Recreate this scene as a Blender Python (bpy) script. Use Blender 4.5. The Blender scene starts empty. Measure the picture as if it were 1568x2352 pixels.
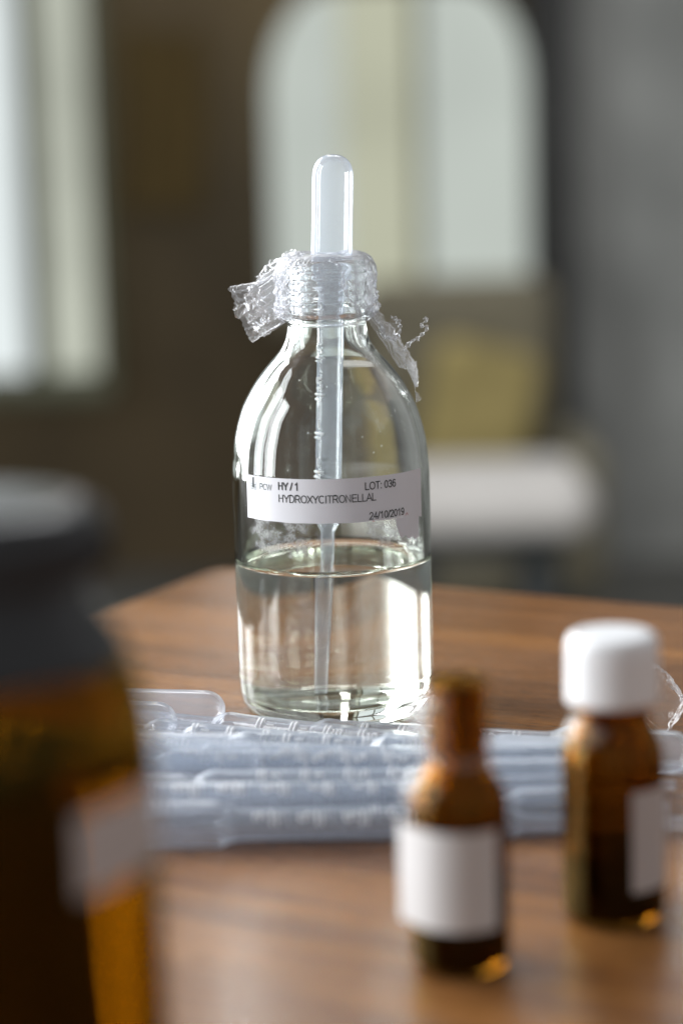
import bpy, bmesh, math, random
from mathutils import Vector, Matrix, noise
R = math.radians
random.seed(7)
S = bpy.context.scene
C = bpy.context.collection

# ---------------------------------------------------------------- camera, world, lamps, exposure
cd = bpy.data.cameras.new('camera'); cam = bpy.data.objects.new('camera', cd); C.objects.link(cam)
cam.matrix_world = (Matrix.Translation((0, 0, 0.955)) @ Matrix.Rotation(R(90 - 10.3), 4, 'X') @ Matrix.Rotation(R(-1.5), 4, 'Z'))
cd.sensor_fit = 'VERTICAL'; cd.sensor_height = 36; cd.lens = 36 * 5550 / 2352
cd.clip_start = 0.01; cd.clip_end = 60
cd.dof.use_dof = True; cd.dof.focus_distance = 0.757; cd.dof.aperture_fstop = 4.5
cd.dof.aperture_blades = 0
S.camera = cam

w = bpy.data.worlds.new('World'); S.world = w; w.use_nodes = True
w.node_tree.nodes['Background'].inputs[0].default_value = (0.95, 0.95, 0.98, 1)
w.node_tree.nodes['Background'].inputs[1].default_value = 0.40

def area(name, loc, target, sx, sy, power, col):
    l = bpy.data.lights.new(name, 'AREA'); l.shape = 'RECTANGLE'; l.size = sx; l.size_y = sy; l.energy = power; l.color = col
    o = bpy.data.objects.new(name, l); C.objects.link(o); o.location = loc
    o.rotation_euler = (Vector(target) - Vector(loc)).to_track_quat('-Z', 'Y').to_euler()
    return o
T = (0, 0.77, 0.80)
# daylight through a tall window to the left (three lights of glass)
area('window_light', (-1.50, 0.42, 1.30), (0, 0.75, 0.95), 0.36, 1.4, 20, (0.93, 0.97, 1.0))
area('window_light', (-1.50, 0.90, 1.30), (0, 0.75, 0.95), 0.30, 1.4, 16, (0.93, 0.97, 1.0))
# a second, wider window further back on the left
area('window_light', (-1.0, 2.40, 1.42), (0, 0.77, 0.95), 0.66, 1.5, 32, (0.95, 0.98, 1.0))
area('window_light', (-1.42, 1.70, 1.35), (-0.05, 0.5, 0.85), 0.42, 1.4, 38, (0.97, 0.98, 1.0))
# upper light of the wide window in the middle, above the picture
area('window_light', (-0.19, 4.25, 2.15), (-0.15, 0.7, 0.8), 0.17, 1.1, 2.2, (1.0, 0.99, 0.96))
# lamp added high at the far side for backlight and glints
area('skylight', (0.2, 3.3, 3.3), (0, 0.75, 0.8), 1.5, 0.45, 26, (0.96, 0.98, 1.0))

S.render.engine = 'CYCLES'
S.view_settings.view_transform = 'Standard'; S.view_settings.look = 'None'
S.view_settings.exposure = 0.16; S.view_settings.gamma = 1
cy = S.cycles
cy.max_bounces = 28; cy.transmission_bounces = 24; cy.transparent_max_bounces = 48; cy.glossy_bounces = 8; cy.diffuse_bounces = 4
cy.caustics_refractive = True; cy.caustics_reflective = False; cy.blur_glossy = 0.6
cy.sample_clamp_indirect = 18; cy.use_denoising = True
try: cy.denoiser = 'OPENIMAGEDENOISE'
except Exception: pass

# ---------------------------------------------------------------- helpers
def link(name, me, mat=None, parent=None):
    o = bpy.data.objects.new(name, me); C.objects.link(o)
    if mat: me.materials.append(mat)
    if parent: o.parent = parent
    return o
def mesh(name, vs, fs, mat=None, parent=None, smooth=True, scale=0.001):
    me = bpy.data.meshes.new(name)
    me.from_pydata([(v[0]*scale, v[1]*scale, v[2]*scale) for v in vs], [], fs)
    bm = bmesh.new(); bm.from_mesh(me); bmesh.ops.recalc_face_normals(bm, faces=bm.faces[:]); bm.to_mesh(me); bm.free()
    if smooth: me.polygons.foreach_set('use_smooth', [True]*len(me.polygons))
    return link(name, me, mat, parent)
def empty(name, loc, label=None, cat=None, group=None, rot=(0, 0, 0)):
    o = bpy.data.objects.new(name, None); C.objects.link(o); o.location = loc; o.rotation_euler = rot
    o.empty_display_size = 0.02
    return tag(o, label, cat, group)
def tag(o, label=None, cat=None, group=None, kind=None):
    if label: o['label'] = label
    if cat: o['category'] = cat
    if group: o['group'] = group
    if kind: o['kind'] = kind
    return o
def cr(p, n=6):
    """smooth curve through points"""
    out = []
    P = [Vector(q) for q in p]
    for i in range(len(P) - 1):
        a = P[max(i-1, 0)]; b = P[i]; c = P[i+1]; d = P[min(i+2, len(P)-1)]
        for k in range(n):
            t = k / n
            # limit tangents so that sharp corners do not overshoot
            m1 = (c - a) * 0.5; m2 = (d - b) * 0.5; L = (c - b).length
            if m1.length > L: m1 = m1.normalized() * L
            if m2.length > L: m2 = m2.normalized() * L
            t2 = t*t; t3 = t2*t
            out.append(b*(2*t3-3*t2+1) + m1*(t3-2*t2+t) + c*(-2*t3+3*t2) + m2*(t3-t2))
    out.append(P[-1])
    return out
def lathe(name, prof, mat, parent=None, seg=64, fn=None, smooth=True):
    """prof: (r, z) points; r == 0 at an end closes to a pole"""
    vs, fs, rings = [], [], []
    for q in prof:
        r, z = q[0], q[1]
        if r < 1e-5:
            vs.append((0, 0, z)); rings.append([len(vs)-1])
        else:
            ring = []
            for k in range(seg):
                a = 2*math.pi*k/seg
                rr = r
                vs.append((rr*math.cos(a), rr*math.sin(a), z)); ring.append(len(vs)-1)
            rings.append(ring)
    for a, b in zip(rings, rings[1:]):
        if len(a) == 1 and len(b) == 1: continue
        for k in range(seg):
            k2 = (k+1) % seg
            if len(a) == 1: fs.append((a[0], b[k], b[k2]))
            elif len(b) == 1: fs.append((a[k], b[0], a[k2]))
            else: fs.append((a[k], b[k], b[k2], a[k2]))
    if fn: vs = [fn(Vector(v)) for v in vs]
    return mesh(name, vs, fs, mat, parent, smooth)
def grid(name, f, nu, nv, mat, parent=None, closed=False, smooth=True):
    vs, fs = [], []
    for i in range(nu + (0 if closed else 1)):
        for j in range(nv + 1):
            vs.append(f(i/nu, j/nv))
    N = nu if closed else nu
    tot = nu if closed else nu + 1
    for i in range(N):
        for j in range(nv):
            a = i*(nv+1)+j; b = ((i+1) % tot)*(nv+1)+j
            fs.append((a, b, b+1, a+1))
    return mesh(name, vs, fs, mat, parent, smooth)
def tube(name, pts, rad, mat, parent=None, seg=8, flat=1.0):
    vs, fs = [], []
    P = [Vector(p) for p in pts]; n = len(P)
    up = Vector((0, 1, 0))
    for i, p in enumerate(P):
        t = (P[min(i+1, n-1)] - P[max(i-1, 0)]).normalized()
        s = t.cross(up)
        if s.length < 1e-3: s = t.cross(Vector((1, 0, 0)))
        s.normalize(); u = s.cross(t).normalized(); up = u
        r = rad(i/(n-1)) if callable(rad) else rad
        tw = i * 0.55
        for k in range(seg):
            a = 2*math.pi*k/seg
            c, d = math.cos(a)*r, math.sin(a)*r*flat
            vs.append(p + s*(c*math.cos(tw*(flat < 1)) - d*math.sin(tw*(flat < 1))) + u*(c*math.sin(tw*(flat < 1)) + d*math.cos(tw*(flat < 1))))
    for i in range(n-1):
        for k in range(seg):
            k2 = (k+1) % seg
            fs.append((i*seg+k, i*seg+k2, (i+1)*seg+k2, (i+1)*seg+k))
    fs.append(tuple(range(seg))[::-1]); fs.append(tuple((n-1)*seg+k for k in range(seg)))
    return mesh(name, vs, fs, mat, parent)
def box(name, c, s, mat, parent=None, bev=0.0, scale=1.0, segs=2):
    bm = bmesh.new(); bmesh.ops.create_cube(bm, size=1)
    for v in bm.verts: v.co = Vector((v.co.x*s[0], v.co.y*s[1], v.co.z*s[2]))
    if bev: bmesh.ops.bevel(bm, geom=bm.edges[:], offset=bev, segments=segs, affect='EDGES', profile=0.5)
    for v in bm.verts: v.co += Vector(c)
    me = bpy.data.meshes.new(name); bm.to_mesh(me); bm.free()
    if bev: me.polygons.foreach_set('use_smooth', [True]*len(me.polygons))
    return link(name, me, mat, parent)

# ---------------------------------------------------------------- materials
class NT:
    def __init__(s, name):
        s.m = bpy.data.materials.new(name); s.m.use_nodes = True
        s.t = s.m.node_tree; s.t.nodes.clear()
        s.out = s.n('ShaderNodeOutputMaterial')
    def n(s, typ, **kw):
        x = s.t.nodes.new(typ)
        for k, v in kw.items():
            if hasattr(x, k): setattr(x, k, v)
        return x
    def l(s, a, b): s.t.links.new(a, b)
def princ(name, col, rough=0.5, **kw):
    t = NT(name); b = t.n('ShaderNodeBsdfPrincipled')
    b.inputs['Base Color'].default_value = (*col, 1); b.inputs['Roughness'].default_value = rough
    for k, v in kw.items(): b.inputs[k.replace('_', ' ')].default_value = v
    t.l(b.outputs[0], t.out.inputs[0]); t.b = b
    return t
def mottle(t, col, scale, amt, rough_amt=0, stretch=(1, 1, 1), sock=None):
    """gentle procedural variation of a plain surface"""
    tc = t.n('ShaderNodeTexCoord'); mp = t.n('ShaderNodeMapping'); mp.inputs['Scale'].default_value = stretch
    no = t.n('ShaderNodeTexNoise'); no.inputs['Scale'].default_value = scale; no.inputs['Detail'].default_value = 5
    rp = t.n('ShaderNodeValToRGB')
    rp.color_ramp.elements[0].color = (*[c*(1-amt) for c in col], 1); rp.color_ramp.elements[0].position = .3
    rp.color_ramp.elements[1].color = (*[min(1, c*(1+amt)) for c in col], 1); rp.color_ramp.elements[1].position = .7
    t.l(tc.outputs['Object'], mp.inputs[0]); t.l(mp.outputs[0], no.inputs[0]); t.l(no.outputs[0], rp.inputs[0])
    t.l(rp.outputs[0], t.b.inputs['Base Color'])
    return t

def glassmat(name, col, ior=1.5, rough=0.0, bump=0):
    t = NT(name); g = t.n('ShaderNodeBsdfGlass'); g.inputs['Color'].default_value = (*col, 1)
    g.inputs['IOR'].default_value = ior; g.inputs['Roughness'].default_value = rough
    if bump:
        tc = t.n('ShaderNodeTexCoord'); mp = t.n('ShaderNodeMapping'); mp.inputs['Scale'].default_value = (1, 1, 0.35)
        no = t.n('ShaderNodeTexNoise'); no.inputs['Scale'].default_value = 55; no.inputs['Detail'].default_value = 1.5
        bu = t.n('ShaderNodeBump'); bu.inputs['Strength'].default_value = bump; bu.inputs['Distance'].default_value = 0.001
        t.l(tc.outputs['Object'], mp.inputs[0]); t.l(mp.outputs[0], no.inputs[0]); t.l(no.outputs[0], bu.inputs['Height']); t.l(bu.outputs[0], g.inputs['Normal'])
    t.l(g.outputs[0], t.out.inputs[0]); return t.m
M = {}
M['glass'] = glassmat('clear_glass', (0.985, 0.995, 0.985), 1.5, 0, 0.06)
M['liquid'] = glassmat('pale_liquid', (0.995, 0.998, 0.975), 1.45)
M['amber'] = glassmat('amber_glass', (0.62, 0.425, 0.15), 1.5, 0.02, 0.1)
M['amber_dark'] = glassmat('dark_amber_glass', (0.60, 0.46, 0.115), 1.5, 0.02, 0.1)
M['oil'] = glassmat('brown_oil', (0.93, 0.90, 0.70), 1.46)
M['oil_dark'] = glassmat('dark_oil', (0.16, 0.14, 0.12), 1.46)

def plastic(name, tint, clear, milk_edge, rough=0.18, bump=0.0, bscale=300, gloss=0.9):
    """thin walled translucent polyethylene: clear face on, milkier where the wall is seen edge on"""
    t = NT(name)
    tr = t.n('ShaderNodeBsdfTransparent'); tr.inputs[0].default_value = (0.97, 0.98, 1, 1)
    di = t.n('ShaderNodeBsdfDiffuse'); di.inputs[0].default_value = (*tint, 1)
    tl = t.n('ShaderNodeBsdfTranslucent'); tl.inputs[0].default_value = (*tint, 1)
    gl = t.n('ShaderNodeBsdfGlossy'); gl.inputs['Roughness'].default_value = rough
    mm = t.n('ShaderNodeMixShader'); mm.inputs[0].default_value = 0.5
    t.l(di.outputs[0], mm.inputs[1]); t.l(tl.outputs[0], mm.inputs[2])
    lw = t.n('ShaderNodeLayerWeight'); lw.inputs[0].default_value = 0.5
    mr = t.n('ShaderNodeMapRange'); mr.inputs[1].default_value = 0.0; mr.inputs[2].default_value = 1.0
    mr.inputs[3].default_value = 1-clear; mr.inputs[4].default_value = milk_edge
    pw = t.n('ShaderNodeMath'); pw.operation = 'POWER'; pw.inputs[1].default_value = 2.2
    t.l(lw.outputs['Facing'], pw.inputs[0]); t.l(pw.outputs[0], mr.inputs[0])
    m1 = t.n('ShaderNodeMixShader'); t.l(mr.outputs[0], m1.inputs[0]); t.l(tr.outputs[0], m1.inputs[1]); t.l(mm.outputs[0], m1.inputs[2])
    fr = t.n('ShaderNodeFresnel'); fr.inputs[0].default_value = 1.5
    fm = t.n('ShaderNodeMath'); fm.operation = 'MULTIPLY'; fm.inputs[1].default_value = gloss; t.l(fr.outputs[0], fm.inputs[0])
    mn = t.n('ShaderNodeMath'); mn.operation = 'MINIMUM'; mn.inputs[1].default_value = 0.36; t.l(fm.outputs[0], mn.inputs[0])
    m2 = t.n('ShaderNodeMixShader'); t.l(mn.outputs[0], m2.inputs[0]); t.l(m1.outputs[0], m2.inputs[1]); t.l(gl.outputs[0], m2.inputs[2])
    if bump:
        tc = t.n('ShaderNodeTexCoord'); no = t.n('ShaderNodeTexNoise'); no.inputs['Scale'].default_value = bscale; no.inputs['Detail'].default_value = 4
        bu = t.n('ShaderNodeBump'); bu.inputs['Strength'].default_value = bump; bu.inputs['Distance'].default_value = 0.0006
        t.l(tc.outputs['Object'], no.inputs[0]); t.l(no.outputs[0], bu.inputs['Height'])
        for x in (gl, di, lw, fr): t.l(bu.outputs[0], x.inputs['Normal'])
    t.l(m2.outputs[0], t.out.inputs[0]); return t.m
M['poly'] = plastic('milky_plastic', (0.81, 0.89, 0.99), 0.78, 0.62, 0.07, 0.06, 90)
M['poly_mark'] = plastic('raised_plastic', (0.97, 0.98, 1.0), 0.25, 0.95, 0.08)
M['film'] = plastic('cling_film', (0.99, 0.99, 1.0), 0.90, 0.80, 0.11, 0.12, 260, 1.0)

t = princ('paper', (0.78, 0.78, 0.82), 0.6); M['paper'] = mottle(t, (0.76, 0.765, 0.80), 60, 0.02).m
t = princ('paper_back', (0.70, 0.69, 0.70), 0.6); M['paper2'] = mottle(t, (0.50, 0.47, 0.46), 30, 0.05).m  # label paper darkened to stand in for the shade on it
M['ink'] = princ('black_ink', (0.012, 0.02, 0.02), 0.5).m
M['ink_grey'] = princ('faint_green_ink', (0.08, 0.12, 0.11), 0.5).m
M['ink_red'] = princ('red_ink', (0.55, 0.12, 0.10), 0.5).m
t = princ('white_cap', (0.78, 0.79, 0.80), 0.35); M['cap'] = mottle(t, (0.80, 0.81, 0.82), 40, 0.02).m
t = princ('paper_dull', (0.6, 0.6, 0.6), 0.6); M['paper3'] = mottle(t, (0.60, 0.59, 0.585), 30, 0.04).m
t = princ('black_cap', (0.008, 0.009, 0.010), 0.28); M['blackcap'] = mottle(t, (0.007, 0.008, 0.009), 40, 0.15).m

# frosty residue of an older label: flecks with clear gaps
t = NT('adhesive_residue')
tc = t.n('ShaderNodeTexCoord')
n1 = t.n('ShaderNodeTexNoise'); n1.inputs['Scale'].default_value = 1500; n1.inputs['Detail'].default_value = 6; n1.inputs['Roughness'].default_value = .7
n2 = t.n('ShaderNodeTexNoise'); n2.inputs['Scale'].default_value = 240; n2.inputs['Detail'].default_value = 3
at = t.n('ShaderNodeAttribute'); at.attribute_name = 'dens'
ad = t.n('ShaderNodeMath'); ad.operation = 'ADD'; a2 = t.n('ShaderNodeMath'); a2.operation = 'ADD'
t.l(tc.outputs['Object'], n1.inputs[0]); t.l(tc.outputs['Object'], n2.inputs[0])
t.l(n1.outputs[0], ad.inputs[0]); t.l(n2.outputs[0], ad.inputs[1]); t.l(ad.outputs[0], a2.inputs[0]); t.l(at.outputs['Fac'], a2.inputs[1])
mr = t.n('ShaderNodeMapRange'); mr.inputs[1].default_value = 1.22; mr.inputs[2].default_value = 1.72; mr.inputs[4].default_value = 0.62
t.l(a2.outputs[0], mr.inputs[0])
tr = t.n('ShaderNodeBsdfTransparent'); di = t.n('ShaderNodeBsdfDiffuse'); di.inputs[0].default_value = (.8, .82, .82, 1)
tl = t.n('ShaderNodeBsdfTranslucent'); tl.inputs[0].default_value = (.8, .82, .82, 1)
m0 = t.n('ShaderNodeMixShader'); m0.inputs[0].default_value = .4; t.l(di.outputs[0], m0.inputs[1]); t.l(tl.outputs[0], m0.inputs[2])
m1 = t.n('ShaderNodeMixShader'); t.l(mr.outputs[0], m1.inputs[0]); t.l(tr.outputs[0], m1.inputs[1]); t.l(m0.outputs[0], m1.inputs[2])
t.l(m1.outputs[0], t.out.inputs[0]); M['residue'] = t.m

# table wood: long figured grain
t = NT('worn_varnished_wood'); b = t.n('ShaderNodeBsdfPrincipled'); b.inputs['Specular IOR Level'].default_value = .45; t.l(b.outputs[0], t.out.inputs[0])
tc = t.n('ShaderNodeTexCoord'); mp = t.n('ShaderNodeMapping'); mp.inputs['Scale'].default_value = (1.1, 16, 6)
t.l(tc.outputs['Object'], mp.inputs[0])
g1 = t.n('ShaderNodeTexNoise'); g1.inputs['Scale'].default_value = 3.0; g1.inputs['Detail'].default_value = 9; g1.inputs['Roughness'].default_value = .62; g1.inputs['Distortion'].default_value = .5
t.l(mp.outputs[0], g1.inputs[0])
r1 = t.n('ShaderNodeValToRGB'); e = r1.color_ramp.elements
e[0].position = .30; e[0].color = (.125, .050, .014, 1); e[1].position = .72; e[1].color = (.34, .148, .040, 1)
x = r1.color_ramp.elements.new(.5); x.color = (.21, .090, .028, 1)
t.l(g1.outputs[0], r1.inputs[0])
mp2 = t.n('ShaderNodeMapping'); mp2.inputs['Scale'].default_value = (6, 160, 20); t.l(tc.outputs['Object'], mp2.inputs[0])
g2 = t.n('ShaderNodeTexNoise'); g2.inputs['Scale'].default_value = 6.0; g2.inputs['Detail'].default_value = 6; t.l(mp2.outputs[0], g2.inputs[0])
r2 = t.n('ShaderNodeValToRGB'); r2.color_ramp.elements[0].position = .36; r2.color_ramp.elements[0].color = (.55, .5, .45, 1); r2.color_ramp.elements[1].position = .56; r2.color_ramp.elements[1].color = (1, 1, 1, 1)
t.l(g2.outputs[0], r2.inputs[0])
mx = t.n('ShaderNodeMixRGB'); mx.blend_type = 'MULTIPLY'; mx.inputs[0].default_value = .4
t.l(r1.outputs[0], mx.inputs[1]); t.l(r2.outputs[0], mx.inputs[2]); t.l(mx.outputs[0], b.inputs['Base Color'])
g3 = t.n('ShaderNodeTexNoise'); g3.inputs['Scale'].default_value = 9; g3.inputs['Detail'].default_value = 5; t.l(tc.outputs['Object'], g3.inputs[0])
rr = t.n('ShaderNodeMapRange'); rr.inputs[1].default_value = .35; rr.inputs[2].default_value = .65; rr.inputs[3].default_value = .15; rr.inputs[4].default_value = .27
t.l(g3.outputs[0], rr.inputs[0]); t.l(rr.outputs[0], b.inputs['Roughness'])
bu = t.n('ShaderNodeBump'); bu.inputs['Strength'].default_value = .25; bu.inputs['Distance'].default_value = .0006
mp4 = t.n('ShaderNodeMapping'); mp4.inputs['Scale'].default_value = (120, 1400, 200); t.l(tc.outputs['Object'], mp4.inputs[0])
g4 = t.n('ShaderNodeTexNoise'); g4.inputs['Scale'].default_value = 1.0; g4.inputs['Detail'].default_value = 3; t.l(mp4.outputs[0], g4.inputs[0])
hs = t.n('ShaderNodeMath'); hs.operation = 'ADD'; t.l(g2.outputs[0], hs.inputs[0]); t.l(g4.outputs[0], hs.inputs[1])
t.l(hs.outputs[0], bu.inputs['Height'])
r4 = t.n('ShaderNodeValToRGB'); r4.color_ramp.elements[0].position = .33; r4.color_ramp.elements[0].color = (.45, .40, .36, 1); r4.color_ramp.elements[1].position = .47; r4.color_ramp.elements[1].color = (1, 1, 1, 1)
t.l(g4.outputs[0], r4.inputs[0])
mx4 = t.n('ShaderNodeMixRGB'); mx4.blend_type = 'MULTIPLY'; mx4.inputs[0].default_value = .8; t.l(mx.outputs[0], mx4.inputs[1]); t.l(r4.outputs[0], mx4.inputs[2]); t.l(mx4.outputs[0], b.inputs['Base Color']); t.l(bu.outputs[0], b.inputs['Normal'])
M['wood'] = t.m

def emis(name, col, strength, scale=2.0, amt=0.08, stretch=(1, 1, 1)):
    """daylight seen through a frosted or bright pane"""
    t = NT(name); em = t.n('ShaderNodeEmission'); em.inputs[1].default_value = strength
    tc = t.n('ShaderNodeTexCoord'); mp = t.n('ShaderNodeMapping'); mp.inputs['Scale'].default_value = stretch
    no = t.n('ShaderNodeTexNoise'); no.inputs['Scale'].default_value = scale
    rp = t.n('ShaderNodeValToRGB')
    rp.color_ramp.elements[0].color = (*[c*(1-amt) for c in col], 1); rp.color_ramp.elements[0].position = .3
    rp.color_ramp.elements[1].color = (*[c*(1+amt) for c in col], 1); rp.color_ramp.elements[1].position = .7
    t.l(tc.outputs['Object'], mp.inputs[0]); t.l(mp.outputs[0], no.inputs[0]); t.l(no.outputs[0], rp.inputs[0]); t.l(rp.outputs[0], em.inputs[0])
    t.l(em.outputs[0], t.out.inputs[0]); return t.m
M['pane_bright'] = emis('bright_window_pane', (0.72, 0.78, 0.78), 1.0)
M['pane_soft'] = emis('soft_window_pane', (0.44, 0.46, 0.39), 1.0, 3, .12)
M['pane_grey'] = emis('grey_window_pane', (0.46, 0.50, 0.46), 1.0, 3, .08)
M['pane_olive'] = emis('olive_window_pane', (0.45, 0.46, 0.35), 1.0, 3, .12)
M['mullion'] = mottle(princ('olive_paint', (.16, .17, .11), .5), (.16, .17, .11), 6, .1).m
M['brownwall'] = mottle(princ('dark_brown_wall', (.05, .04, .03), .7), (.125, .087, .040), 1.6, .4).m
M['greywall'] = mottle(princ('grey_plaster', (.2, .2, .2), .8), (.47, .48, .45), 2.6, .5).m
M['darkpost'] = mottle(princ('dark_paint', (.05, .05, .05), .6), (.055, .055, .052), 3, .2).m  # dark tone of the strip that stands for wall shade
M['floor'] = mottle(princ('grey_floor', (.12, .115, .10), .7), (.12, .118, .105), 1.2, .2).m
M['greyfab'] = mottle(princ('grey_cloth', (.1, .1, .1), .9), (.25, .225, .155), 14, .2).m
M['yellow'] = mottle(princ('mustard_cloth', (.3, .22, .08), .9), (.45, .36, .14), 12, .2).m
M['whitefab'] = mottle(princ('white_cloth', (.7, .68, .64), .85), (.66, .63, .59), 10, .06).m
M['blackleg'] = princ('black_leg', (.03, .035, .035), .5).m
M['orange'] = mottle(princ('ochre_cloth', (.12, .075, .02), .9), (.12, .078, .022), 5, .2).m

# ---------------------------------------------------------------- setting
fl = box('floor', (0, 2.4, -0.05), (8, 8, 0.1), M['floor']); tag(fl, kind='structure')
wl = box('back_wall', (-1.86, 4.76, 1.5), (4.44, 0.2, 3.0), M['brownwall']); tag(wl, kind='structure')
wr = box('grey_wall', (2.37, 4.76, 1.5), (4.0, 0.2, 3.0), M['greywall']); tag(wr, kind='structure')
po = box('wall_post', (0.405, 4.55, 1.5), (0.075, 0.2, 3.0), M['darkpost'], bev=.01)  # dark strip standing for the band of shade between the walls
tag(po, 'dark upright timber post where the brown wall meets the grey wall', 'post')

# left window: frame, mullion, two pane columns; it runs on past the left edge of the picture
def window(name, label, x0, x1, z0, z1, y, mull, mats, grp=None, bar=.04, fm='mullion'):
    e = empty(name, ((x0+x1)/2, y, z0), label, 'window', grp)
    cx, h = (x0+x1)/2, z1-z0
    xs = [x0] + mull + [x1]
    box('sill', (0, -.02, -.02), (x1-x0+.06, .08, .04), M[fm], e, .006)
    box('frame', (x0-cx-.015, 0, h/2+.0015), (.03, .05, h-.003), M[fm], e, .004)
    box('frame', (x1-cx+.015, 0, h/2+.0015), (.03, .05, h-.003), M[fm], e, .004)
    box('head', (0, 0, h+.0165), (x1-x0+.06, .05, .03), M[fm], e, .004)
    for q in mull: box('mullion', (q-cx, -.005, h/2), (bar, .05, h-.006), M[fm], e, .004)
    for i in range(len(xs)-1):
        a, b = xs[i]-cx, xs[i+1]-cx
        box('pane', ((a+b)/2, .012, h/2), (b-a-.004, .008, h-.008), M[mats[i]], e)
    return e
window('tall_window', 'tall bright window with a slim dark mullion at the left edge of the picture', -1.55, -.45, .41, 2.1, 4.52, [-1.05, -.556], ['pane_bright', 'pane_bright', 'pane_soft'])
# wide round-shouldered window in the middle
e = empty('wide_window', (.12, 4.5, .40), 'wide pale window with rounded upper corners behind the dropper bulb', 'window')
def panel(name, x0, x1, z0, z1, y, th, mat, par, arc=None):
    # arc: (side, radius) rounds one upper corner
    pts = [(x0, z0), (x1, z0)]
    if arc and arc[0] == 'r':
        r = arc[1]; pts += [(x1 - r + r*math.cos(a), z1 - r*1.5 + r*1.5*math.sin(a)) for a in [k*math.pi/2/10 for k in range(11)]]
        pts.append((x0, z1))
    elif arc:
        r = arc[1]; pts.append((x1, z1)); pts += [(x0 + r - r*math.sin(a), z1 - r*1.5 + r*1.5*math.cos(a)) for a in [k*math.pi/2/10 for k in range(11)]]
    else: pts += [(x1, z1), (x0, z1)]
    n = len(pts); vs = [(p[0], y, p[1]) for p in pts] + [(p[0], y+th, p[1]) for p in pts]
    fs = [tuple(range(n)), tuple(range(2*n-1, n-1, -1))] + [(k, (k+1) % n, n+(k+1) % n, n+k) for k in range(n)]
    return mesh(name, vs, fs, mat, par, False, 1.0)
panel('pane', -.235, -.10, .135, .71, 0, .01, M['pane_grey'], e, ('l', .13))
panel('pane', -.096, .03, .135, .71, 0, .01, M['pane_olive'], e)
panel('pane', .05, .240, -.03, .71, 0, .01, M['pane_grey'], e, ('r', .12))
box('mullion', (.040, -.01, .36), (.018, .04, .74), M['mullion'], e, .003)
box('mullion', (-.098, .004, .42), (.003, .006, .56), M['pane_olive'], e)
box('sill', (-.1, -.01, .112), (.285, .06, .04), M['greyfab'], e, .006)
box('sill', (.146, -.01, -.055), (.20, .06, .04), M['greyfab'], e, .006)

# ochre cloth hanging on the brown wall
o = grid('wall_hanging', lambda u, v: (u*150 + 6*math.sin(v*5), 6*math.sin(u*19), -v*330 + 5*math.sin(u*7)), 30, 20, M['orange'])
o.location = (-.39, 4.62, 1.04); tag(o, 'dim ochre cloth hanging on the brown wall between the windows', 'wall hanging')

# armchair with a cushion, white stool in front
e = empty('armchair', (.21, 4.1, 0), 'dark grey upholstered armchair in front of the wide window', 'armchair')
box('backrest', (0, .12, .40), (.34, .10, .40), M['greyfab'], e, .045, segs=4)
box('seat', (0, -.10, .17), (.36, .36, .14), M['greyfab'], e, .04, segs=4)
for sx in (-1, 1): box('armrest', (sx*.19, -.08, .22), (.055, .36, .24), M['greyfab'], e, .02, segs=3)
for sx in (-1, 1):
    for sy in (-1, 1): box('leg', (sx*.15, sy*.16-.04, .049), (.03, .03, .098), M['blackleg'], e, .004)
o = box('cushion', (0, 0, 0), (.19, .08, .25), M['yellow'], bev=.039, segs=6); o.location = (.235, 4.09, .372); o.rotation_euler = (R(-12), R(14), R(6))
tag(o, 'mustard yellow cushion leaning on the dark grey armchair', 'cushion')
e = empty('stool', (.185, 3.3, 0), 'low stool with a thick white padded seat, right of the clear bottle', 'stool')
box('seat', (0, 0, .3705), (.315, .28, .080), M['whitefab'], e, .038, segs=6)
box('apron', (0, 0, .3155), (.24, .20, .028), M['blackleg'], e, .005)
for sx in (-1, 1):
    for sy in (-1, 1): box('leg', (sx*.085, sy*.09, .148), (.045, .03, .294), M['blackleg'], e, .006)

# ---------------------------------------------------------------- table: far corner behind the bottle
ux = Vector((.8850, -.4657, 0)); uy = Vector((-ux.y, ux.x, 0))
table = empty('wooden_table', (-.054, 1.0047, 0), 'worn brown wooden table the bottles stand on', 'table')
table.rotation_euler = (0, 0, math.atan2(ux.y, ux.x))
# local: x runs along the far edge, -y comes towards the camera
def slab(L, Wd, th, rc, bev):
    bm = bmesh.new()
    pts = []
    def corner(cx, cy, a0):
        for k in range(7):
            a = a0 + k*math.pi/2/6; pts.append((cx+rc*math.cos(a), cy+rc*math.sin(a)))
    corner(rc, -rc, math.pi/2); corner(rc, -Wd+rc, math.pi); corner(L-rc, -Wd+rc, 1.5*math.pi); corner(L-rc, -rc, 0)
    vs = [bm.verts.new((p[0], p[1], .75)) for p in pts]; f = bm.faces.new(vs)
    if f.normal.z < 0: f.normal_flip()
    r = bmesh.ops.extrude_face_region(bm, geom=[f]); 
    for v in [g for g in r['geom'] if isinstance(g, bmesh.types.BMVert)]: v.co.z = .75-th
    bmesh.ops.recalc_face_normals(bm, faces=bm.faces[:])
    ed = [x for x in bm.edges if abs(x.verts[0].co.z-x.verts[1].co.z) < 1e-6]
    bmesh.ops.bevel(bm, geom=ed, offset=bev, segments=4, affect='EDGES', profile=.5)
    me = bpy.data.meshes.new('tabletop'); bm.to_mesh(me); bm.free(); return me
link('tabletop', slab(1.5, .95, .028, .010, .003), M['wood'], table)
for cx, cy in ((.07, -.07), (1.43, -.07), (.07, -.88), (1.43, -.88)):
    box('leg', (cx, cy, .3605), (.06, .06, .721), M['wood'], table, .004)
box('apron', (.75, -.06, .676), (1.29, .022, .09), M['wood'], table); box('apron', (.75, -.89, .676), (1.29, .022, .09), M['wood'], table)
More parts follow.
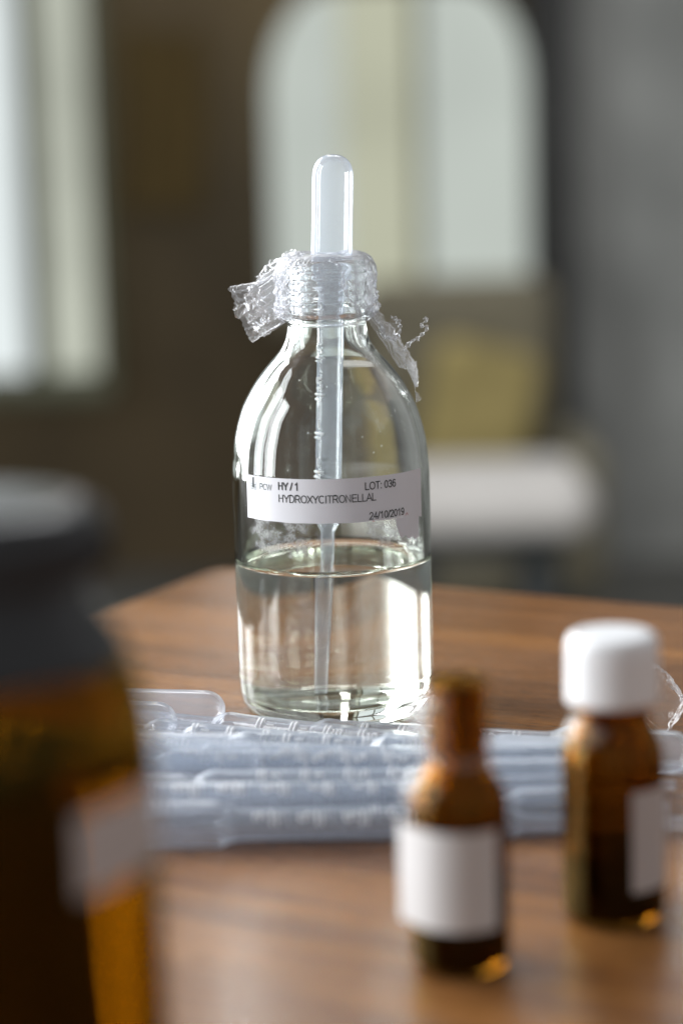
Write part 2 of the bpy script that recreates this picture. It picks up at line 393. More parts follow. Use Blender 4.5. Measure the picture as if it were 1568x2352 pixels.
box('apron', (.06, -.475, .676), (.022, .74, .09), M['wood'], table); box('apron', (1.44, -.475, .676), (.022, .74, .09), M['wood'], table)

# ---------------------------------------------------------------- the clear bottle
BX, BY, TZ = -.0031, .7693, .7505
bot = empty('glass_bottle', (BX, BY, TZ), 'clear glass bottle half full of pale liquid with a white printed label', 'bottle')
outer = cr([(0, 2.6), (12, 2.4), (20, 1.6), (25, .2), (27, 0), (29.3, 1.5), (31, 4.6), (31.6, 9), (31.8, 18), (31.8, 44), (31.8, 68), (31.7, 77), (31.3, 84), (30.5, 90.3), (28.2, 98.5), (26, 103.2), (22.7, 108.6), (19.3, 112.9), (15.6, 117.1), (13.5, 120.8), (12.7, 124.2), (12.6, 126.2), (13.9, 127), (14.1, 127.8), (13.9, 128.6), (12.3, 129.8)], 5)
neck = []
for k in range(4):
    z = 131 + k*3.4
    neck += [(12.3, z), (13.2, z+.9), (13.2, z+1.3), (12.3, z+2.3)]
neck += [(12.6, 144.6), (12.4, 146.0), (11.5, 146.5), (10, 146.5), (9.5, 146)]
inner = cr([(9.4, 144), (9.4, 134), (9.5, 125), (10.6, 121.2), (13, 117.6), (16.9, 113.0), (20.4, 108.0), (23.9, 102.2), (26.1, 97.4), (28.3, 89.4), (29.2, 82), (29.6, 76), (29.7, 60), (29.7, 30), (29.6, 16), (29.1, 11), (27.4, 7.2), (24, 5.4), (18, 5.6), (9, 6.6), (0, 7.0)], 5)
lathe('glass_body', [tuple(p) for p in outer] + neck + [tuple(p) for p in inner], M['glass'], bot, 160)
liq = cr([(0, 6.95), (9, 6.55), (18, 5.55), (24, 5.35), (27.45, 7.15), (29.15, 11), (29.65, 16), (29.75, 30), (29.75, 49.5)], 4) + [Vector((29.78, 51.2)), Vector((29.55, 50.9)), Vector((29.2, 50.3)), Vector((28.6, 49.7)), Vector((27.4, 49.15)), Vector((25.5, 48.87)), Vector((20, 48.85)), Vector((0, 48.85))]
lathe('liquid', [tuple(p) for p in liq], M['liquid'], bot, 160)

def wrap(th, z, r=31.95): return (r*math.sin(th), -r*math.cos(th), z)
# label: -56 deg .. 63 deg
def lab(u, v):
    th = R(-56 + u*119)
    z0 = 67.3 + (-.25 + u*-.3) + .06*math.sin(u*40) ; z1 = 80.9
    zz = z0 + (z1-z0)*v
    if u > .9: zz -= (u-.9)*18*(1-v)*1.0*0.9
    return wrap(th, zz, 31.93 + .05*noise.noise((u*6, v*2, 3)))
label = grid('label', lab, 120, 6, M['paper'], bot)
def arc(cx, cy, rx, ry, a0, a1, n=9):
    return [(cx+rx*math.cos(R(a0+(a1-a0)*k/n)), cy+ry*math.sin(R(a0+(a1-a0)*k/n))) for k in range(n+1)]
GL = {  # advance, strokes (x, y with cap height 1)
 'H': (.98, [[(.12, 0), (.12, 1)], [(.80, 0), (.80, 1)], [(.12, .53), (.80, .53)]]),
 'Y': (.90, [[(.03, 1), (.45, .43), (.87, 1)], [(.45, .43), (.45, 0)]]),
 'D': (.98, [[(.13, 0), (.13, 1), (.45, 1)] + arc(.45, .5, .42, .5, 90, -90, 12) + [(.13, 0)]]),
 'R': (.98, [[(.12, 0), (.12, 1), (.58, 1)] + arc(.58, .74, .24, .26, 90, -90) + [(.12, .48)], [(.50, .48), (.88, 0)]]),
 'O': (1.06, [arc(.53, .5, .44, .5, 0, 360, 22)]),
 'X': (.90, [[(.06, 0), (.84, 1)], [(.06, 1), (.84, 0)]]),
 'C': (.98, [arc(.52, .5, .43, .5, 48, 312, 18)]),
 'I': (.38, [[(.19, 0), (.19, 1)]]),
 'T': (.84, [[(.04, 1), (.80, 1)], [(.42, 1), (.42, 0)]]),
 'N': (.98, [[(.12, 0), (.12, 1), (.80, 0), (.80, 1)]]),
 'E': (.90, [[(.80, 1), (.13, 1), (.13, 0), (.83, 0)], [(.13, .53), (.76, .53)]]),
 'L': (.76, [[(.12, 1), (.12, 0), (.70, 0)]]),
 'A': (.92, [[(.03, 0), (.46, 1), (.89, 0)], [(.18, .32), (.74, .32)]]),
 'P': (.90, [[(.13, 0), (.13, 1), (.55, 1)] + arc(.55, .73, .25, .27, 90, -90) + [(.13, .46)]]),
 'W': (1.28, [[(.04, 1), (.34, 0), (.64, 1), (.94, 0), (1.24, 1)]]),
 '0': (.77, [arc(.385, .5, .29, .5, 0, 360, 20)]),
 '1': (.77, [[(.16, .74), (.44, 1), (.44, 0)]]),
 '2': (.77, [arc(.38, .71, .27, .29, 170, -25, 10) + [(.08, 0), (.68, 0)]]),
 '3': (.77, [arc(.37, .75, .25, .25, 165, -85, 10), arc(.37, .26, .29, .26, 88, -165, 12)]),
 '4': (.77, [[(.50, 0), (.50, 1), (.05, .30), (.72, .30)]]),
 '6': (.77, [arc(.39, .31, .28, .31, 0, 360, 18), arc(.42, .5, .31, .5, 188, 50, 9)]),
 '9': (.77, [arc(.38, .69, .28, .31, 0, 360, 18), arc(.35, .5, .31, .5, 8, -130, 9)]),
 '/': (.40, [[(.0, -.02), (.38, 1.02)]]), ':': (.36, [[(.18, 0), (.18, .10)], [(.18, .62), (.18, .72)]]), ' ': (.38, [])}
def text(name, s, th0, z, cap, width_deg, mat, par, r=32.03, w=.13):
    """printed line: every stroke a flat ribbon of ink lying on the curved label"""
    vs, fs = [], []; adv = sum(GL[c][0] for c in s); x = 0; k_ = width_deg/adv; asp = R(k_)*r   # mm per unit across
    def P2(a, y): return wrap(R(th0 + a*k_), z + y*cap, r)
    for c in s:
        for st_ in GL[c][1]:
            q = [Vector(((x+p[0])*asp, p[1]*cap)) for p in st_]; n = len(q); hw = w*cap/2; L_, R_ = [], []
            closed = (q[0]-q[-1]).length < 1e-4
            for i in range(n):
                d0 = (q[i]-q[i-1]).normalized() if i else ((q[-1]-q[-2]).normalized() if closed else None)
                d1 = (q[i+1]-q[i]).normalized() if i < n-1 else ((q[1]-q[0]).normalized() if closed else None)
                d0 = d0 or d1; d1 = d1 or d0
                if d0 is None: continue
                t_ = (d0+d1); t_ = t_.normalized() if t_.length > 1e-3 else d1
                nn = Vector((-t_.y, t_.x)); sc = hw/max(.45, nn.dot(Vector((-d1.y, d1.x))))
                e_ = Vector((0, 0))
                if not closed and i == 0: e_ = -d1*hw*.6
                if not closed and i == n-1: e_ = d0*hw*.6
                L_.append(q[i]+nn*sc+e_); R_.append(q[i]-nn*sc+e_)
            b0 = len(vs)
            for a, b in zip(L_, R_):
                for g in (a, b): vs.append(wrap(R(th0)+g.x/r, z+g.y, r))
            for i in range(len(L_)-1): fs.append((b0+2*i, b0+2*i+1, b0+2*i+3, b0+2*i+2))
        x += GL[c][0]
    return mesh(name, vs, fs, mat, par, False)
text('lettering', 'HY / 1', -30.9, 77.35, 2.25, 12.8, M['ink'], label, w=.165)
text('lettering', 'HYDROXYCITRONELLAL', -30.9, 73.45, 2.25, 56.9, M['ink'], label, w=.12)
text('lettering', 'LOT: 036', 19.2, 77.0, 2.2, 20.2, M['ink'], label, w=.14)
text('lettering', '24/10/2019', 21.4, 67.55, 2.1, 24.0, M['ink'], label, w=.14)
text('lettering', 'PCW', -44.2, 76.9, 1.75, 9.0, M['ink_grey'], label, w=.12)
# printed emblem: dark reeds over a small lattice
vs, fs = [], []
def quad(a0, z0, a1, z1, w_):
    d = Vector((a1-a0, z1-z0)); n_ = Vector((-d.y, d.x)).normalized()*w_/2
    b0 = len(vs)
    for (a, z) in ((a0-n_.x, z0-n_.y), (a0+n_.x, z0+n_.y), (a1+n_.x, z1+n_.y), (a1-n_.x, z1-n_.y)): vs.append(wrap(a/31.95, z, 32.03))
    fs.append((b0, b0+1, b0+2, b0+3))
A0 = -27.6
for k in range(5): quad(A0-1.2+k*.6, 76.4, A0-1.5+k*.75, 78.3, .10)
for k in range(4): quad(A0-1.3, 76.6+k*.5, A0+1.4, 76.6+k*.5, .10)
for dx, h in ((-.9, 79.0), (-2.3, 79.4), (1.5, 79.2), (-1.7, 78.8)): quad(A0+dx*.8, 78.2, A0+dx, h, .12)
o = mesh('emblem', vs, fs, M['ink_grey'], label, False)
vs, fs = [], []
for dx, h in ((-.25, 80.3), (.22, 80.5)): quad(A0+dx, 77.2, A0+dx*.9, h, .34)
o = mesh('emblem', vs, fs, M['ink'], label, False)
vs, fs = [], []
quad(12.9, 66.55, 13.3, 67.1, .13); quad(13.3, 67.1, 13.7, 66.55, .13)
quad(25.8, 67.0, 26.5, 67.9, .13); quad(26.5, 67.9, 27.2, 67.0, .13)
mesh('red_print', vs, fs, M['ink_red'], label, False)
# residue of the older label, and a torn scrap of it
def residue(a0, a1, z0, z1, seed):
    def f(u, v): return wrap(R(a0+(a1-a0)*u), z0+(z1-z0)*v, 31.88)
    o = grid('adhesive_residue', f, 60, 24, M['residue'], bot)
    at = o.data.attributes.new('dens', 'FLOAT', 'POINT')
    for i in range(61):
        for j in range(25):
            u, v = i/60, j/24
            d = min(u/.2, (1-u)/.2, v/.35, 1) + .5*noise.noise((u*4, v*3, seed))
            at.data[i*25+j].value = max(-1, min(.55, d*.55 + .5*noise.noise((u*9+5, v*5, seed)) - .02))
residue(-56, -2, 53.5, 67.4, 1); residue(14, 64, 57, 67.4, 9)
def scrap(u, v):
    th = 39 + 20.5*u
    zt = 66.9 - .3*u; zb = 61.2 - 2.8*u + .5*math.sin(u*22)
    if u < .1: zb += (0.1-u)*35
    return wrap(R(th), zb+(zt-zb)*v, 31.90)
mesh_s = grid('label_scrap', scrap, 24, 4, M['paper'], bot)
tag(mesh_s, 'torn scrap of older white label')
# tiny drops on the inside of the shoulder
dv, df = [], []
rs = random.Random(3)
for k in range(32):
    th = R(rs.uniform(-70, 75)); z = rs.uniform(82, 118)
    # inner radius by height
    rr_ = 29.3
    for (ra, za), (rb, zb) in zip([tuple(p) for p in inner], [tuple(p) for p in inner][1:]):
        if zb <= z <= za: rr_ = ra + (rb-ra)*(za-z)/max(1e-6, za-zb); break
    s_ = rs.uniform(.10, .24); c = Vector((rr_*math.sin(th), -rr_*math.cos(th), z)) ; b0 = len(dv)
    bm = bmesh.new(); bmesh.ops.create_icosphere(bm, subdivisions=1, radius=s_)
    for v in bm.verts: dv.append(c + v.co)
    for f_ in bm.faces: df.append(tuple(b0+v.index for v in f_.verts))
    bm.free()
o = mesh('droplets', dv, df, M['glass'], bot); tag(o, kind='stuff')

# ---------------------------------------------------------------- transfer pipettes
def pip_prof(L=172):
    b_ = 41
    bulb = cr([(0, 0), (2.6, .35), (4.8, 1.8), (6.1, 4.2), (6.5, 7.2), (6.5, 20), (6.55, b_-7), (6.4, b_-3.5), (5.4, b_-1), (4.5, b_+1.2)], 5)
    stem = cr([(4.5, b_+1.2), (4.2, b_+4), (4.2, 80), (4.15, 111), (4.35, 113.5), (4.4, 115.5), (3.4, 118.5), (2.25, 120.5)], 5)
    tip = cr([(2.25, 120.5), (2.15, 126), (1.95, 140), (1.4, L-1), (1.35, L), (1.0, L)], 4)
    return bulb, stem, tip
bulb_p, stem_p, tip_p = pip_prof()
proto = None
def glyph_strokes(s):
    seg = {'1': [((.5, 0), (.5, 1))], '2': [((0, 1), (1, 1)), ((1, 1), (1, .5)), ((1, .5), (0, .5)), ((0, .5), (0, 0)), ((0, 0), (1, 0))],
           '3': [((0, 1), (1, 1)), ((1, 1), (1, 0)), ((0, .5), (1, .5)), ((0, 0), (1, 0))]}
    return seg[s]
def make_pipette(name):
    e = empty(name, (0, 0, 0))
    fx = lambda v: Vector((v.z, v.x, v.y))                # lathe axis -> local +X
    lathe('bulb', [tuple(p) for p in bulb_p], M['poly'], e, 36, fx)
    lathe('stem', [tuple(p) for p in stem_p], M['poly'], e, 36, fx)
    lathe('tip', [tuple(p) for p in tip_p], M['poly'], e, 28, fx)
    # raised graduation bars and figures on the upper side
    for k in range(5):
        x = 52 + k*12.2
        vs, fs = [], []
        def bar(a0, x0, a1, x1, hw=.42):
            # stroke on the cylinder surface between (angle deg, x) points
            n = 6; b0 = len(vs)
            for i in range(n+1):
                a = R(a0+(a1-a0)*i/n); xx = x0+(x1-x0)*i/n
                tx = 0 if abs(x1-x0) > abs(a1-a0)*.08 else hw; ta = 0 if tx else hw/4.2
                for sx, r_ in ((-1, 4.15), (-.6, 4.8), (.6, 4.8), (1, 4.15)):
                    aa = a + ta*sx
                    vs.append((xx+tx*sx, r_*math.sin(aa), r_*math.cos(aa)))
            for i in range(n):
                for j in range(3): fs.append((b0+i*4+j, b0+i*4+j+1, b0+(i+1)*4+j+1, b0+(i+1)*4+j))
        bar(5, x, 62, x); bar(5, x+1.5, 48, x+1.5)
        ch = '322111'[k]
        for (p0, p1) in glyph_strokes(ch):
            bar(20+p0[0]*26, x-4.6+p0[1]*2.8, 20+p1[0]*26, x-4.6+p1[1]*2.8, .34)
        mesh('graduation_mark', vs, fs, M['poly_mark'], e)
    return e
def copy_tree(o, parent=None):
    c = o.copy(); C.objects.link(c); c.parent = parent
    for ch in o.children: copy_tree(ch, c)
    return c
pip = make_pipette('pipette')
# the one standing in the bottle: bulb up
hang = copy_tree(pip)
tag(hang, 'milky plastic pipette standing upright in the clear bottle, bulb on top', 'pipette')
hang.name = 'upright_pipette'
top = Vector((BX+.0034, BY, TZ+.1793)); bt = Vector((BX-.0036, BY-.001, TZ+.0075))
xax = (bt-top).normalized(); zax = Vector((-1, -.15, 0)); zax = (zax - xax*zax.dot(xax)).normalized(); yax = zax.cross(xax)
hang.matrix_world = Matrix.Translation(top) @ Matrix((xax, yax, zax)).transposed().to_4x4()

# heap of loose pipettes in front of the bottle: bulb-end point, heading of the tip, lift, roll
rp_ = random.Random(11)
def lay(o, x, y, head, z0=0, tilt=0, roll=-35):
    # x, y of the bulb end; head in degrees of the tip direction
    o.matrix_world = (Matrix.Translation((x, y, TZ + .0066 + z0)) @ Matrix.Rotation(R(head), 4, 'Z') @ Matrix.Rotation(R(tilt), 4, 'Y') @ Matrix.Rotation(R(roll), 4, 'X'))
G = 'loose transfer pipettes heaped in front of the clear bottle'
heap = [
 # bulb x, y, heading, lift(mm), tilt, roll, label
 (.0610, .6715, 148.0, 0.5, 1.4, -18, 'backmost pipette of the heap, its stem crossing just before the foot of the clear bottle'),
 (-.0383, .7360, 169.0, 1.5, 0.0, -10, 'pipette at the back left of the heap, round bulb end pointing right'),
 (-.0527, .7215, 166.0, 2.0, 0.2, -10, 'pipette whose rounded bulb end shows just right of the dark bottle, second from the back'),
 (.0456, .6660, 153.0, 2.0, 1.0, -14, 'pipette just in front of the backmost one, its bulb starting left of the open vial'),
 (.0520, .6555, 165.0, 0.0, 1.6, -20, 'pipette third from the back of the heap, raised marks in the middle of its stem'),
 (-.0770, .6890, -8.0, 0.0, 1.6, 80, 'middle pipette of the heap whose thin tip reaches the right edge of the picture'),
 (.0640, .6500, 170.0, 6.0, 1.2, -12, 'pipette lying on top of the heap with its bulb between the two vials'),
 (-.0930, .6770, -7.0, 5.0, 1.4, 75, 'pipette lying on top of the heap with its thin tip behind the open vial'),
 (-.0830, .6560, -4.0, 0.0, 1.6, 82, 'pipette near the front of the heap, its tip showing right of the capped vial'),
 (.0690, .6420, 176.0, 0.0, 1.6, -25, 'pipette near the front of the heap with its bulb end right of the open vial'),
 (-.1060, .6420, -1.0, 4.0, 1.2, 78, 'long straight pipette second from the front of the heap'),
 (.0840, .6310, 179.5, 0.0, 1.6, -15, 'pipette at the front right of the heap, bulb in front of the capped vial gap'),
 (-.0730, .6265, 1.0, 0.0, 1.6, 80, 'frontmost pipette of the heap, its wide bulb narrowing to the stem at left'),
 (.1000, .6800, 157.0, 0.0, 1.6, -20, 'pipette with its bulb hidden behind the white capped vial'),
 (.0800, .6640, 163.0, 3.0, 1.0, -8, 'pipette whose bulb shows in the gap right of the open vial'),
 (.0600, .6640, 156.0, 2.5, 1.3, -30, 'pipette resting across the backmost ones, its figures turned towards the camera'),
 (-.0990, .6960, -10.0, 3.5, 1.2, 70, 'pipette wedged behind the middle of the heap with its stem rising over the others'),
 (.0730, .6580, 167.5, 4.5, 1.4, -30, 'upper pipette behind the open vial, its stem running left over the middle of the heap'),
 (-.0660, .6700, -5.5, 7.5, 1.5, 88, 'topmost pipette of the heap, bulb beside the dark bottle, tip beyond the open vial'),
 (.0770, .6370, 173.0, 5.5, 1.3, -5, 'upper pipette near the front of the heap, slanting back to the left'),
 (-.0950, .6340, 2.0, 5.0, 1.3, 70, 'upper pipette nearly at the front of the heap, slanting back to the right'),
 (-.0880, .7080, -16.0, 0.0, 1.4, 84, 'pipette with its bulb behind the dark bottle and stem slanting under the others'),
]
for i, (x, y, h, lift, tilt, roll, lb) in enumerate(heap):
    o = pip if i == 0 else copy_tree(pip)
    lay(o, x, y, h, lift*.001, tilt, roll)
    tag(o, lb[:120], 'pipette', G)

# ---------------------------------------------------------------- amber bottles
def amber(name, loc, prof_o, prof_i, mat, label, fill, liqmat):
    e = empty(name, loc, label, 'bottle')
    o_ = cr(prof_o, 5); i_ = cr(prof_i, 5)
    lathe('glass_body', [tuple(p) for p in o_] + [tuple(p) for p in i_], M[mat], e, 80)
    # liquid follows the inner wall from its bottom up to the fill height
    pts = [tuple(p) for p in i_][::-1]; lp = []
    for (r_, z_) in pts:
        if z_ > fill: break
        lp.append((r_+.04 if r_ > 0 else 0, z_-.03))
    rl = lp[-1][0]; lp += [(rl, fill), (0, fill)]
    lathe('liquid', lp, M[liqmat], e, 80)
    return e
# big dark bottle with a black cap, close to the camera at the left
B1 = (-.0675, .43, TZ)
e = amber('amber_bottle', B1,
 [(0, 2), (20, 1.5), (26, 0), (29, 1.2), (31, 4.5), (32, 9), (32, 60), (32, 76), (31.6, 86), (30.2, 94), (27.6, 101), (24.0, 107), (21.6, 110.5), (20.8, 114), (20.6, 118), (20.2, 127), (19.4, 128)],
 [(17.6, 128), (17.6, 114), (19, 110), (22.6, 105), (26, 99), (28.6, 92), (29.8, 84), (30, 76), (30, 60), (30, 12), (28, 7), (22, 5), (0, 6)],
 'amber_dark', 'large dark amber bottle with a wide black cap, close at the left edge', 81, 'oil')
cp = cr([(0, 130.5), (17, 130.5), (21.0, 130.0), (23.6, 128.3), (24.8, 125.5), (25, 122), (25.1, 118)], 4)
lathe('cap', [tuple(p) for p in cp] + [(24.4, 117.3), (23.2, 117.8), (23, 128.6), (0, 129)], M['blackcap'], e, 96)
lathe('tear_ring', [tuple(p) for p in cr([(20.9, 117.6), (21.4, 117.0), (21.6, 114.6), (22.3, 111.0), (24.9, 107.0), (28.0, 101.6), (27.8, 101.2), (24.6, 106.4)], 4)], M['blackcap'], e, 96)  # black collar added for the unlit look of neck and shoulder
ribs_v, ribs_f = [], []
for k in range(72):
    a = 2*math.pi*k/72; r0 = 24.8; b0 = len(ribs_v)
    for da, rr2 in ((-.018, r0), (0, r0+.8), (.018, r0)):
        for z in (118.5, 124.5): ribs_v.append((rr2*math.cos(a+da), rr2*math.sin(a+da), z))
    ribs_f += [(b0, b0+1, b0+3, b0+2), (b0+2, b0+3, b0+5, b0+4)]
mesh('cap_ribs', ribs_v, ribs_f, M['blackcap'], e)
grid('label', lambda u, v: (32.1*math.sin(R(38+u*60)), -32.1*math.cos(R(38+u*60)), 63+v*15 + 1.0*math.sin(u*2)), 24, 2, M['paper2'], e)
back = grid('back_label', lambda u, v: (32.1*math.sin(R(176.8+u*86)), -32.1*math.cos(R(176.8+u*86)), 12+v*66), 24, 2, M['paper2'], e)  # sheet added behind to block light and narrow the amber glow

# open vial in the middle
V1 = (.0252, .5345, TZ)
e = amber('amber_vial', V1,
 [(0, 1), (7, .8), (9.2, 0), (10.8, 1.2), (11.3, 4), (11.3, 34), (11.3, 38), (10.6, 42), (8.6, 45.2), (7.4, 47.6), (6.9, 50), (6.8, 54), (7.4, 54.6), (7.4, 56), (6.8, 56.6), (6.8, 59), (7.4, 59.6), (7.4, 61), (6.8, 61.6), (6.8, 65), (7.2, 66.5), (6.9, 68.0)],
 [(5.2, 68.0), (4.8, 66), (4.8, 50), (5.6, 47), (7.6, 44), (9.3, 40.5), (9.9, 37), (9.9, 5), (9, 2.6), (6.5, 1.8), (0, 2.0)],
 'amber', 'small open amber vial with a white label, in front of the pipettes', 22, 'oil_dark')
grid('label', lambda u, v: ((11.45+2.6*max(0, 1-u/.3)**2)*math.sin(R(-92+u*137)), -(11.45+2.6*max(0, 1-u/.3)**2)*math.cos(R(-92+u*137)), 11.3+v*23.5), 40, 2, M['paper3'], e)
grid('seal_ring', lambda u, v: ((7.6+.2*math.sin(v*9))*math.cos(u*6.2832), (7.6+.2*math.sin(v*9))*math.sin(u*6.2832), 48.5+v*3), 40, 6, M['film'], e, closed=True)

# vial with a white screw cap
V2 = (.0640, .5640, TZ)
e = amber('capped_vial', V2,
 [(0, 1), (8, .8), (10, 0), (11.8, 1.3), (12.3, 4), (12.3, 34), (12.3, 39), (11.8, 43), (10.4, 46.4), (9.2, 48.8), (8.8, 51), (8.8, 62), (8.6, 68)],
 [(6.8, 68), (6.8, 50), (7.6, 48), (9.4, 45), (10.6, 41), (10.9, 37), (10.9, 5), (10, 2.6), (7, 1.8), (0, 2.0)],
 'amber', 'amber vial closed with a plain white screw cap, at the right', 17, 'oil_dark')
cp = cr([(0, 71.2), (8, 71.15), (9.7, 70.8), (10.7, 69.6), (11.1, 67), (11.2, 61), (11.3, 55.5)], 4)
lathe('cap', [tuple(p) for p in cp] + [(11.2, 54.4), (10.6, 54.2), (9.6, 54.6), (9.4, 69), (0, 69.5)], M['cap'], e, 96)
grid('label', lambda u, v: (12.5*math.sin(R(14+u*72)), -12.5*math.cos(R(14+u*72)), 9.5+v*25), 24, 2, M['paper2'], e)

# edge of another clear bottle, just entering the picture at the right
e = empty('clear_bottle', (.1325, .70, TZ), 'clear glass bottle just entering the picture at the right edge', 'bottle')
lathe('glass_body', [tuple(p) for p in outer] + neck + [tuple(p) for p in inner], M['glass'], e, 96)
for ch in e.children: ch.scale = (.985, .985, .55)
e.location.x = .1325

# ---------------------------------------------------------------- crumpled clear film
_cr = {}
def crumple(p, amp, sc, seed):
    """sharp straight creases with nearly flat facets between them: folds in many directions"""
    if seed not in _cr:
        rg = random.Random(seed*101+5); L = []
        for k in range(9):
            d = Vector((rg.uniform(-1, 1), rg.uniform(-1, 1), rg.uniform(-1, 1)*.8)).normalized()
            q = Vector((rg.uniform(-1, 1), rg.uniform(-1, 1), rg.uniform(-.5, .5))).normalized()
            L.append((d, q, rg.uniform(0, 10), .55*1.33**k, .85**k))
        _cr[seed] = L
    P_ = Vector(p)*sc; w_ = noise.noise_vector(P_*.55 + Vector((seed*3.1, seed, -seed)))
    v = Vector((0, 0, 0))
    for d, q, ph, f_, a in _cr[seed]:
        t_ = (P_ + w_*1.3).dot(d)*f_ + ph
        tri = abs((t_ % 1.0) - .5)*2 - .5
        m_ = .45 + .9*noise.noise(P_*f_*.35 + Vector((ph, seed, 0)))
        v += q*(tri*a*amp*.62*max(0, m_)*1.6)
    return v
film = empty('cling_film', (BX, BY, TZ), 'crumpled clear cling film wound round the neck of the clear bottle', 'film')
# wound band: closes over the mouth round the dropper
bandp = cr([(7.0, 147.6), (9.5, 148.2), (12.5, 147.4), (14.6, 145), (15.2, 141), (14.9, 137), (15.3, 133), (15.0, 130), (14.6, 128.4)], 8)
def band(seed, dr, amp, tw):
    n = len(bandp)-1
    def f(u, v):
        k = v*n; i = min(int(k), n-1); q = bandp[i]*(1-(k-i)) + bandp[i+1]*(k-i)
        th = u*2*math.pi
        # wound plies show as near-horizontal ridges that climb round the neck
        ply = 0
        for m_ in range(4):
            zc = 130.0 + m_*4.1 + 1.3*math.sin(th*(1 if m_ % 2 else 2)+m_*2+seed) + tw*th*.3
            ply += .85*max(0, .35+1.3*noise.noise((math.sin(th)*1.3, math.cos(th)*1.3, m_*3.1+seed)))*math.exp(-((q.y-zc)/.6)**2)
        r_ = q.x + dr + ply + .5*math.sin(th*2+seed)*min(1, v*2)
        p = Vector((r_*math.sin(th), -r_*math.cos(th), q.y + .5*math.sin(th*3+seed*2)))
        p += crumple(p, amp, .42, seed)
        r2 = math.hypot(p.x, p.y); lim = 13.45 if p.z < 146.6 and p.z > 126 else 0
        if r2 < lim: p.x *= lim/r2; p.y *= lim/r2
        return p
    return grid('wound_band', f, 300, 90, M['film'], film, closed=True)
band(1, 0, .8, .25); band(4, .6, 1.2, -.2)
# fan-shaped flap at the left, and its second ply
def poly(pts, t):
    L = [0]
    for a, b_ in zip(pts, pts[1:]): L.append(L[-1] + (Vector(b_)-Vector(a)).length)
    s = t*L[-1]
    for i in range(len(pts)-1):
        if s <= L[i+1] or i == len(pts)-2:
            k = (s-L[i])/max(1e-9, L[i+1]-L[i]); return Vector(pts[i]).lerp(Vector(pts[i+1]), k)
def sheet(name, A, B, seed, amp, folds, fd, nu=90, nv=70, sc=.28):
    """ruled sheet between two polylines, folded along the ruling and crumpled"""
    A = cr(A, 6); B = cr(B, 6)
    def f(u, v):
        a = poly(A, u); b_ = poly(B, u)
        p = a.lerp(b_, v)
        d = math.sin(u*folds*math.pi*2 + 1.2*math.sin(v*3+seed))
        p.y += fd*d*(.25 + v*.9)
        d2 = math.sin(u*folds*math.pi*4.3 + seed)
        n_ = (b_-a); n_ = Vector((-n_.z, 0, n_.x)).normalized() if n_.length > 1e-6 else Vector((0, 0, 1))
        p += n_*d2*.35*v
        p += crumple(p, amp*1.1, sc*1.3, seed)*(.4+.8*v)
        return p
    return grid(name, f, nu, nv, M['film'], film)
# local mm: x right, y away, z up
AL = [(-12.5, -6, 147.5), (-14.5, -5.5, 143), (-15, -5, 139), (-14.8, -5, 134), (-13.8, -6, 129.5), (-12.5, -7, 127.5)]
BL = [(-19.5, -8, 143), (-23, -9, 138.2), (-30.2, -9, 139.4), (-29.4, -10, 136.2), (-28.6, -10, 134.4), (-28.9, -10, 131), (-26.6, -10, 127.4), (-25.2, -9, 124.0), (-23.6, -8.5, 121.6), (-21.5, -8, 123)]
sheet('film_flap', AL, BL, 2, 1.0, 3.5, 1.6)
sheet('film_flap', [(-11, -2, 148), (-15, 0, 143), (-15.5, 0, 136), (-14.5, -1, 130), (-13, -2, 126.8)], [(-18, 3, 146), (-22, 2, 140.5), (-26, 1, 135), (-25.5, 1, 127), (-20, 2, 121.8)], 6, 1.1, 4, 1.5)
sheet('film_flap', [(-13, -9, 146.5), (-13.6, -9, 142), (-13.8, -9, 136), (-13, -10, 131)], [(-19, -10, 141.5), (-21, -11, 138), (-22, -12, 132), (-19, -12, 127.6)], 8, .9, 3, 1.0)
# small ruffle standing up on the top left
sheet('film_ruffle', [(-13.5, -5, 144), (-9, -8, 145.5), (-4, -9, 146)], [(-13.8, -5, 148.4), (-10.5, -6, 150.2), (-6.0, -7, 148.6)], 5, .8, 2.5, 1.0, 60, 24)
# tail running down the right shoulder
sheet('film_tail', [(12.5, -8, 132), (13.8, -7, 128.5), (17.5, -6.5, 123.5), (21.8, -6, 117.5), (25.2, -5, 111), (27.6, -4, 105.5)],
      [(15, 0, 131), (18.6, 1, 127), (21.6, 1, 123.2), (25.2, 2, 117.2), (28.6, 3, 110.5), (28.8, 3, 104.6)], 3, .95, 3, 1.1, 110, 44)
sheet('film_tail', [(11, -9.5, 133), (12.8, -9.6, 128), (15.8, -9.5, 123), (19.3, -9.5, 117.5), (22.5, -9, 112.2)],
      [(14, -6, 131), (16.6, -5, 127), (20, -4, 121.5), (23.5, -4, 116), (26, -3, 110.5)], 12, .7, 2, .8, 90, 30)
sheet('film_tail', [(25.5, -5, 114), (27.0, -4, 108), (27.6, -4, 103.5), (27.8, -3, 100)], [(28.4, 0, 113.0), (28.6, 1, 108), (27.8, 1, 104), (29.8, 0, 101)], 15, .5, 1.5, .6, 40, 18)
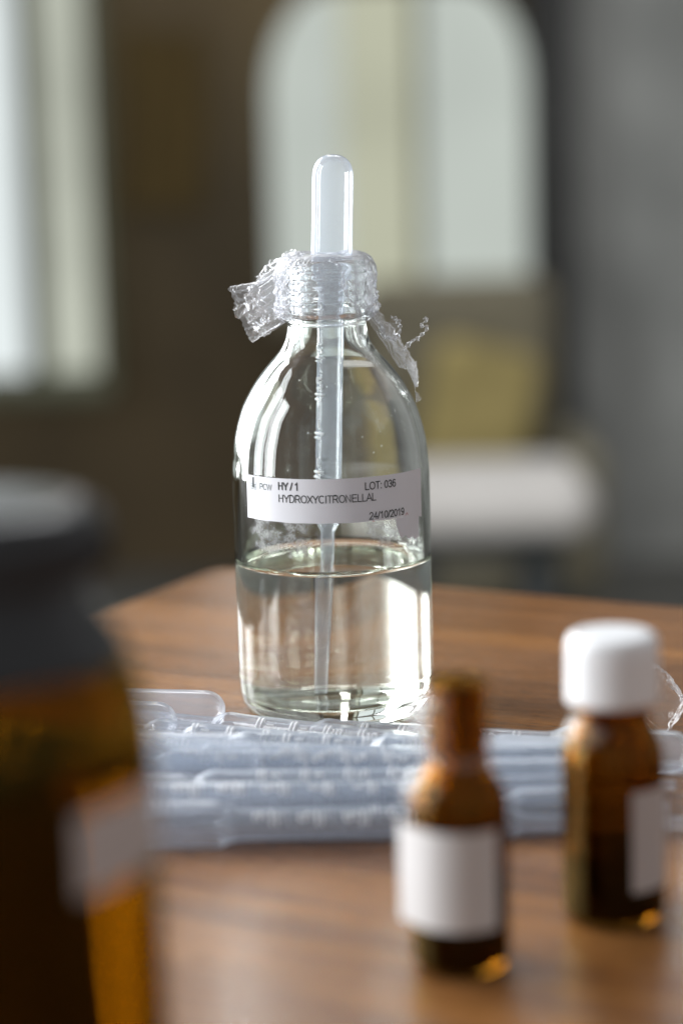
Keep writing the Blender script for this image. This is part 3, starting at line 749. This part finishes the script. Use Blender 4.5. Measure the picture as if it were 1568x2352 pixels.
# open loop and curled strand
lp = [(20.2 + 2.9*math.sin(a)*1.0, -7+1.2*math.cos(a), 124.6 + 3.4*math.cos(a)) for a in [k*2*math.pi/26 for k in range(22)]]
tube('film_loop', cr(lp, 3), lambda t_: .55+.5*math.sin(t_*9)**2, M['film'], film, 8, .35)
sheet('film_tail', [(17.6, -8, 126), (18.0, -8, 124), (19, -8, 121.5)], [(21.4, -7, 127.4), (22.6, -7, 125), (22, -7, 121.8)], 21, .6, 1.5, .5, 40, 24)
st = cr([(24.2, -4, 116.8), (25.6, -4.5, 118.8), (27.3, -5, 120.4), (28.6, -5, 120.9), (30.2, -5, 122.3), (31.8, -5, 123.9), (31.2, -5, 124.8), (29.8, -5, 124.6), (30.4, -5, 125.8), (31.8, -5, 126.6), (31.5, -5.4, 127.6), (30.6, -5.2, 127)], 6)
tube('film_strand', st, lambda t_: (.75+.6*noise.noise((t_*13, 4, 1)))*(1.1-.65*t_), M['film'], film, 7, .3)
# twisted rope of film crossing the band
tube('film_twist', cr([(1.5, -13.9, 147), (4.2, -15.9, 145.5), (5.6, -16.2, 141), (6.3, -16.2, 137), (8.2, -15.2, 133.6), (10.4, -13.6, 130.8), (13, -11, 127.8)], 6), lambda t_: .62+.5*noise.noise((t_*9, 1, 1)), M['film'], film, 8, .4)
# scraps of the same film on the table: behind the capped vial, and beside the open one
def scrapfilm(loc, label, sx, sy, sz, seed, n=44):
    def f(u, v):
        p = Vector(((u-.5)*sx, (v-.5)*sy, sz*.45*(1+math.sin(u*5+seed)*math.cos(v*4+seed*2))))
        p += crumple(p, sx*.08, 6/sx, seed); p.z = max(.1, p.z); return p
    o = grid('film_scrap', f, n, n, M['film']); o.location = loc; return tag(o, label, 'film scrap')
scrapfilm((.101, .735, TZ), 'crumpled scrap of clear film on the table behind the white capped vial', 26, 20, 20, 3)

# torn shrink-film seals still clinging to the necks of the two vials
def seal(par, r, a0, a1, z0, z1, bulge, seed):
    def f(u, v):
        rr_ = r + .3 + bulge*math.sin(u*math.pi)*math.sin(v*math.pi)
        p = wrap(R(a0+(a1-a0)*u), z0+(z1-z0)*v + 1.2*math.sin(u*9+seed)*v, rr_)
        return Vector(p) + crumple(p, .8, .5, seed)*math.sin(u*math.pi)
    grid('seal_film', f, 40, 30, M['film'], par)
seal(bpy.data.objects['capped_vial'], 9.3, -120, -15, 42.5, 50.5, 3.0, 2)
seal(bpy.data.objects['amber_vial'], 7.6, -140, -20, 50, 66, 2.6, 5)
seal(bpy.data.objects['amber_vial'], 9.5, -130, -30, 37, 47, 3.2, 8)
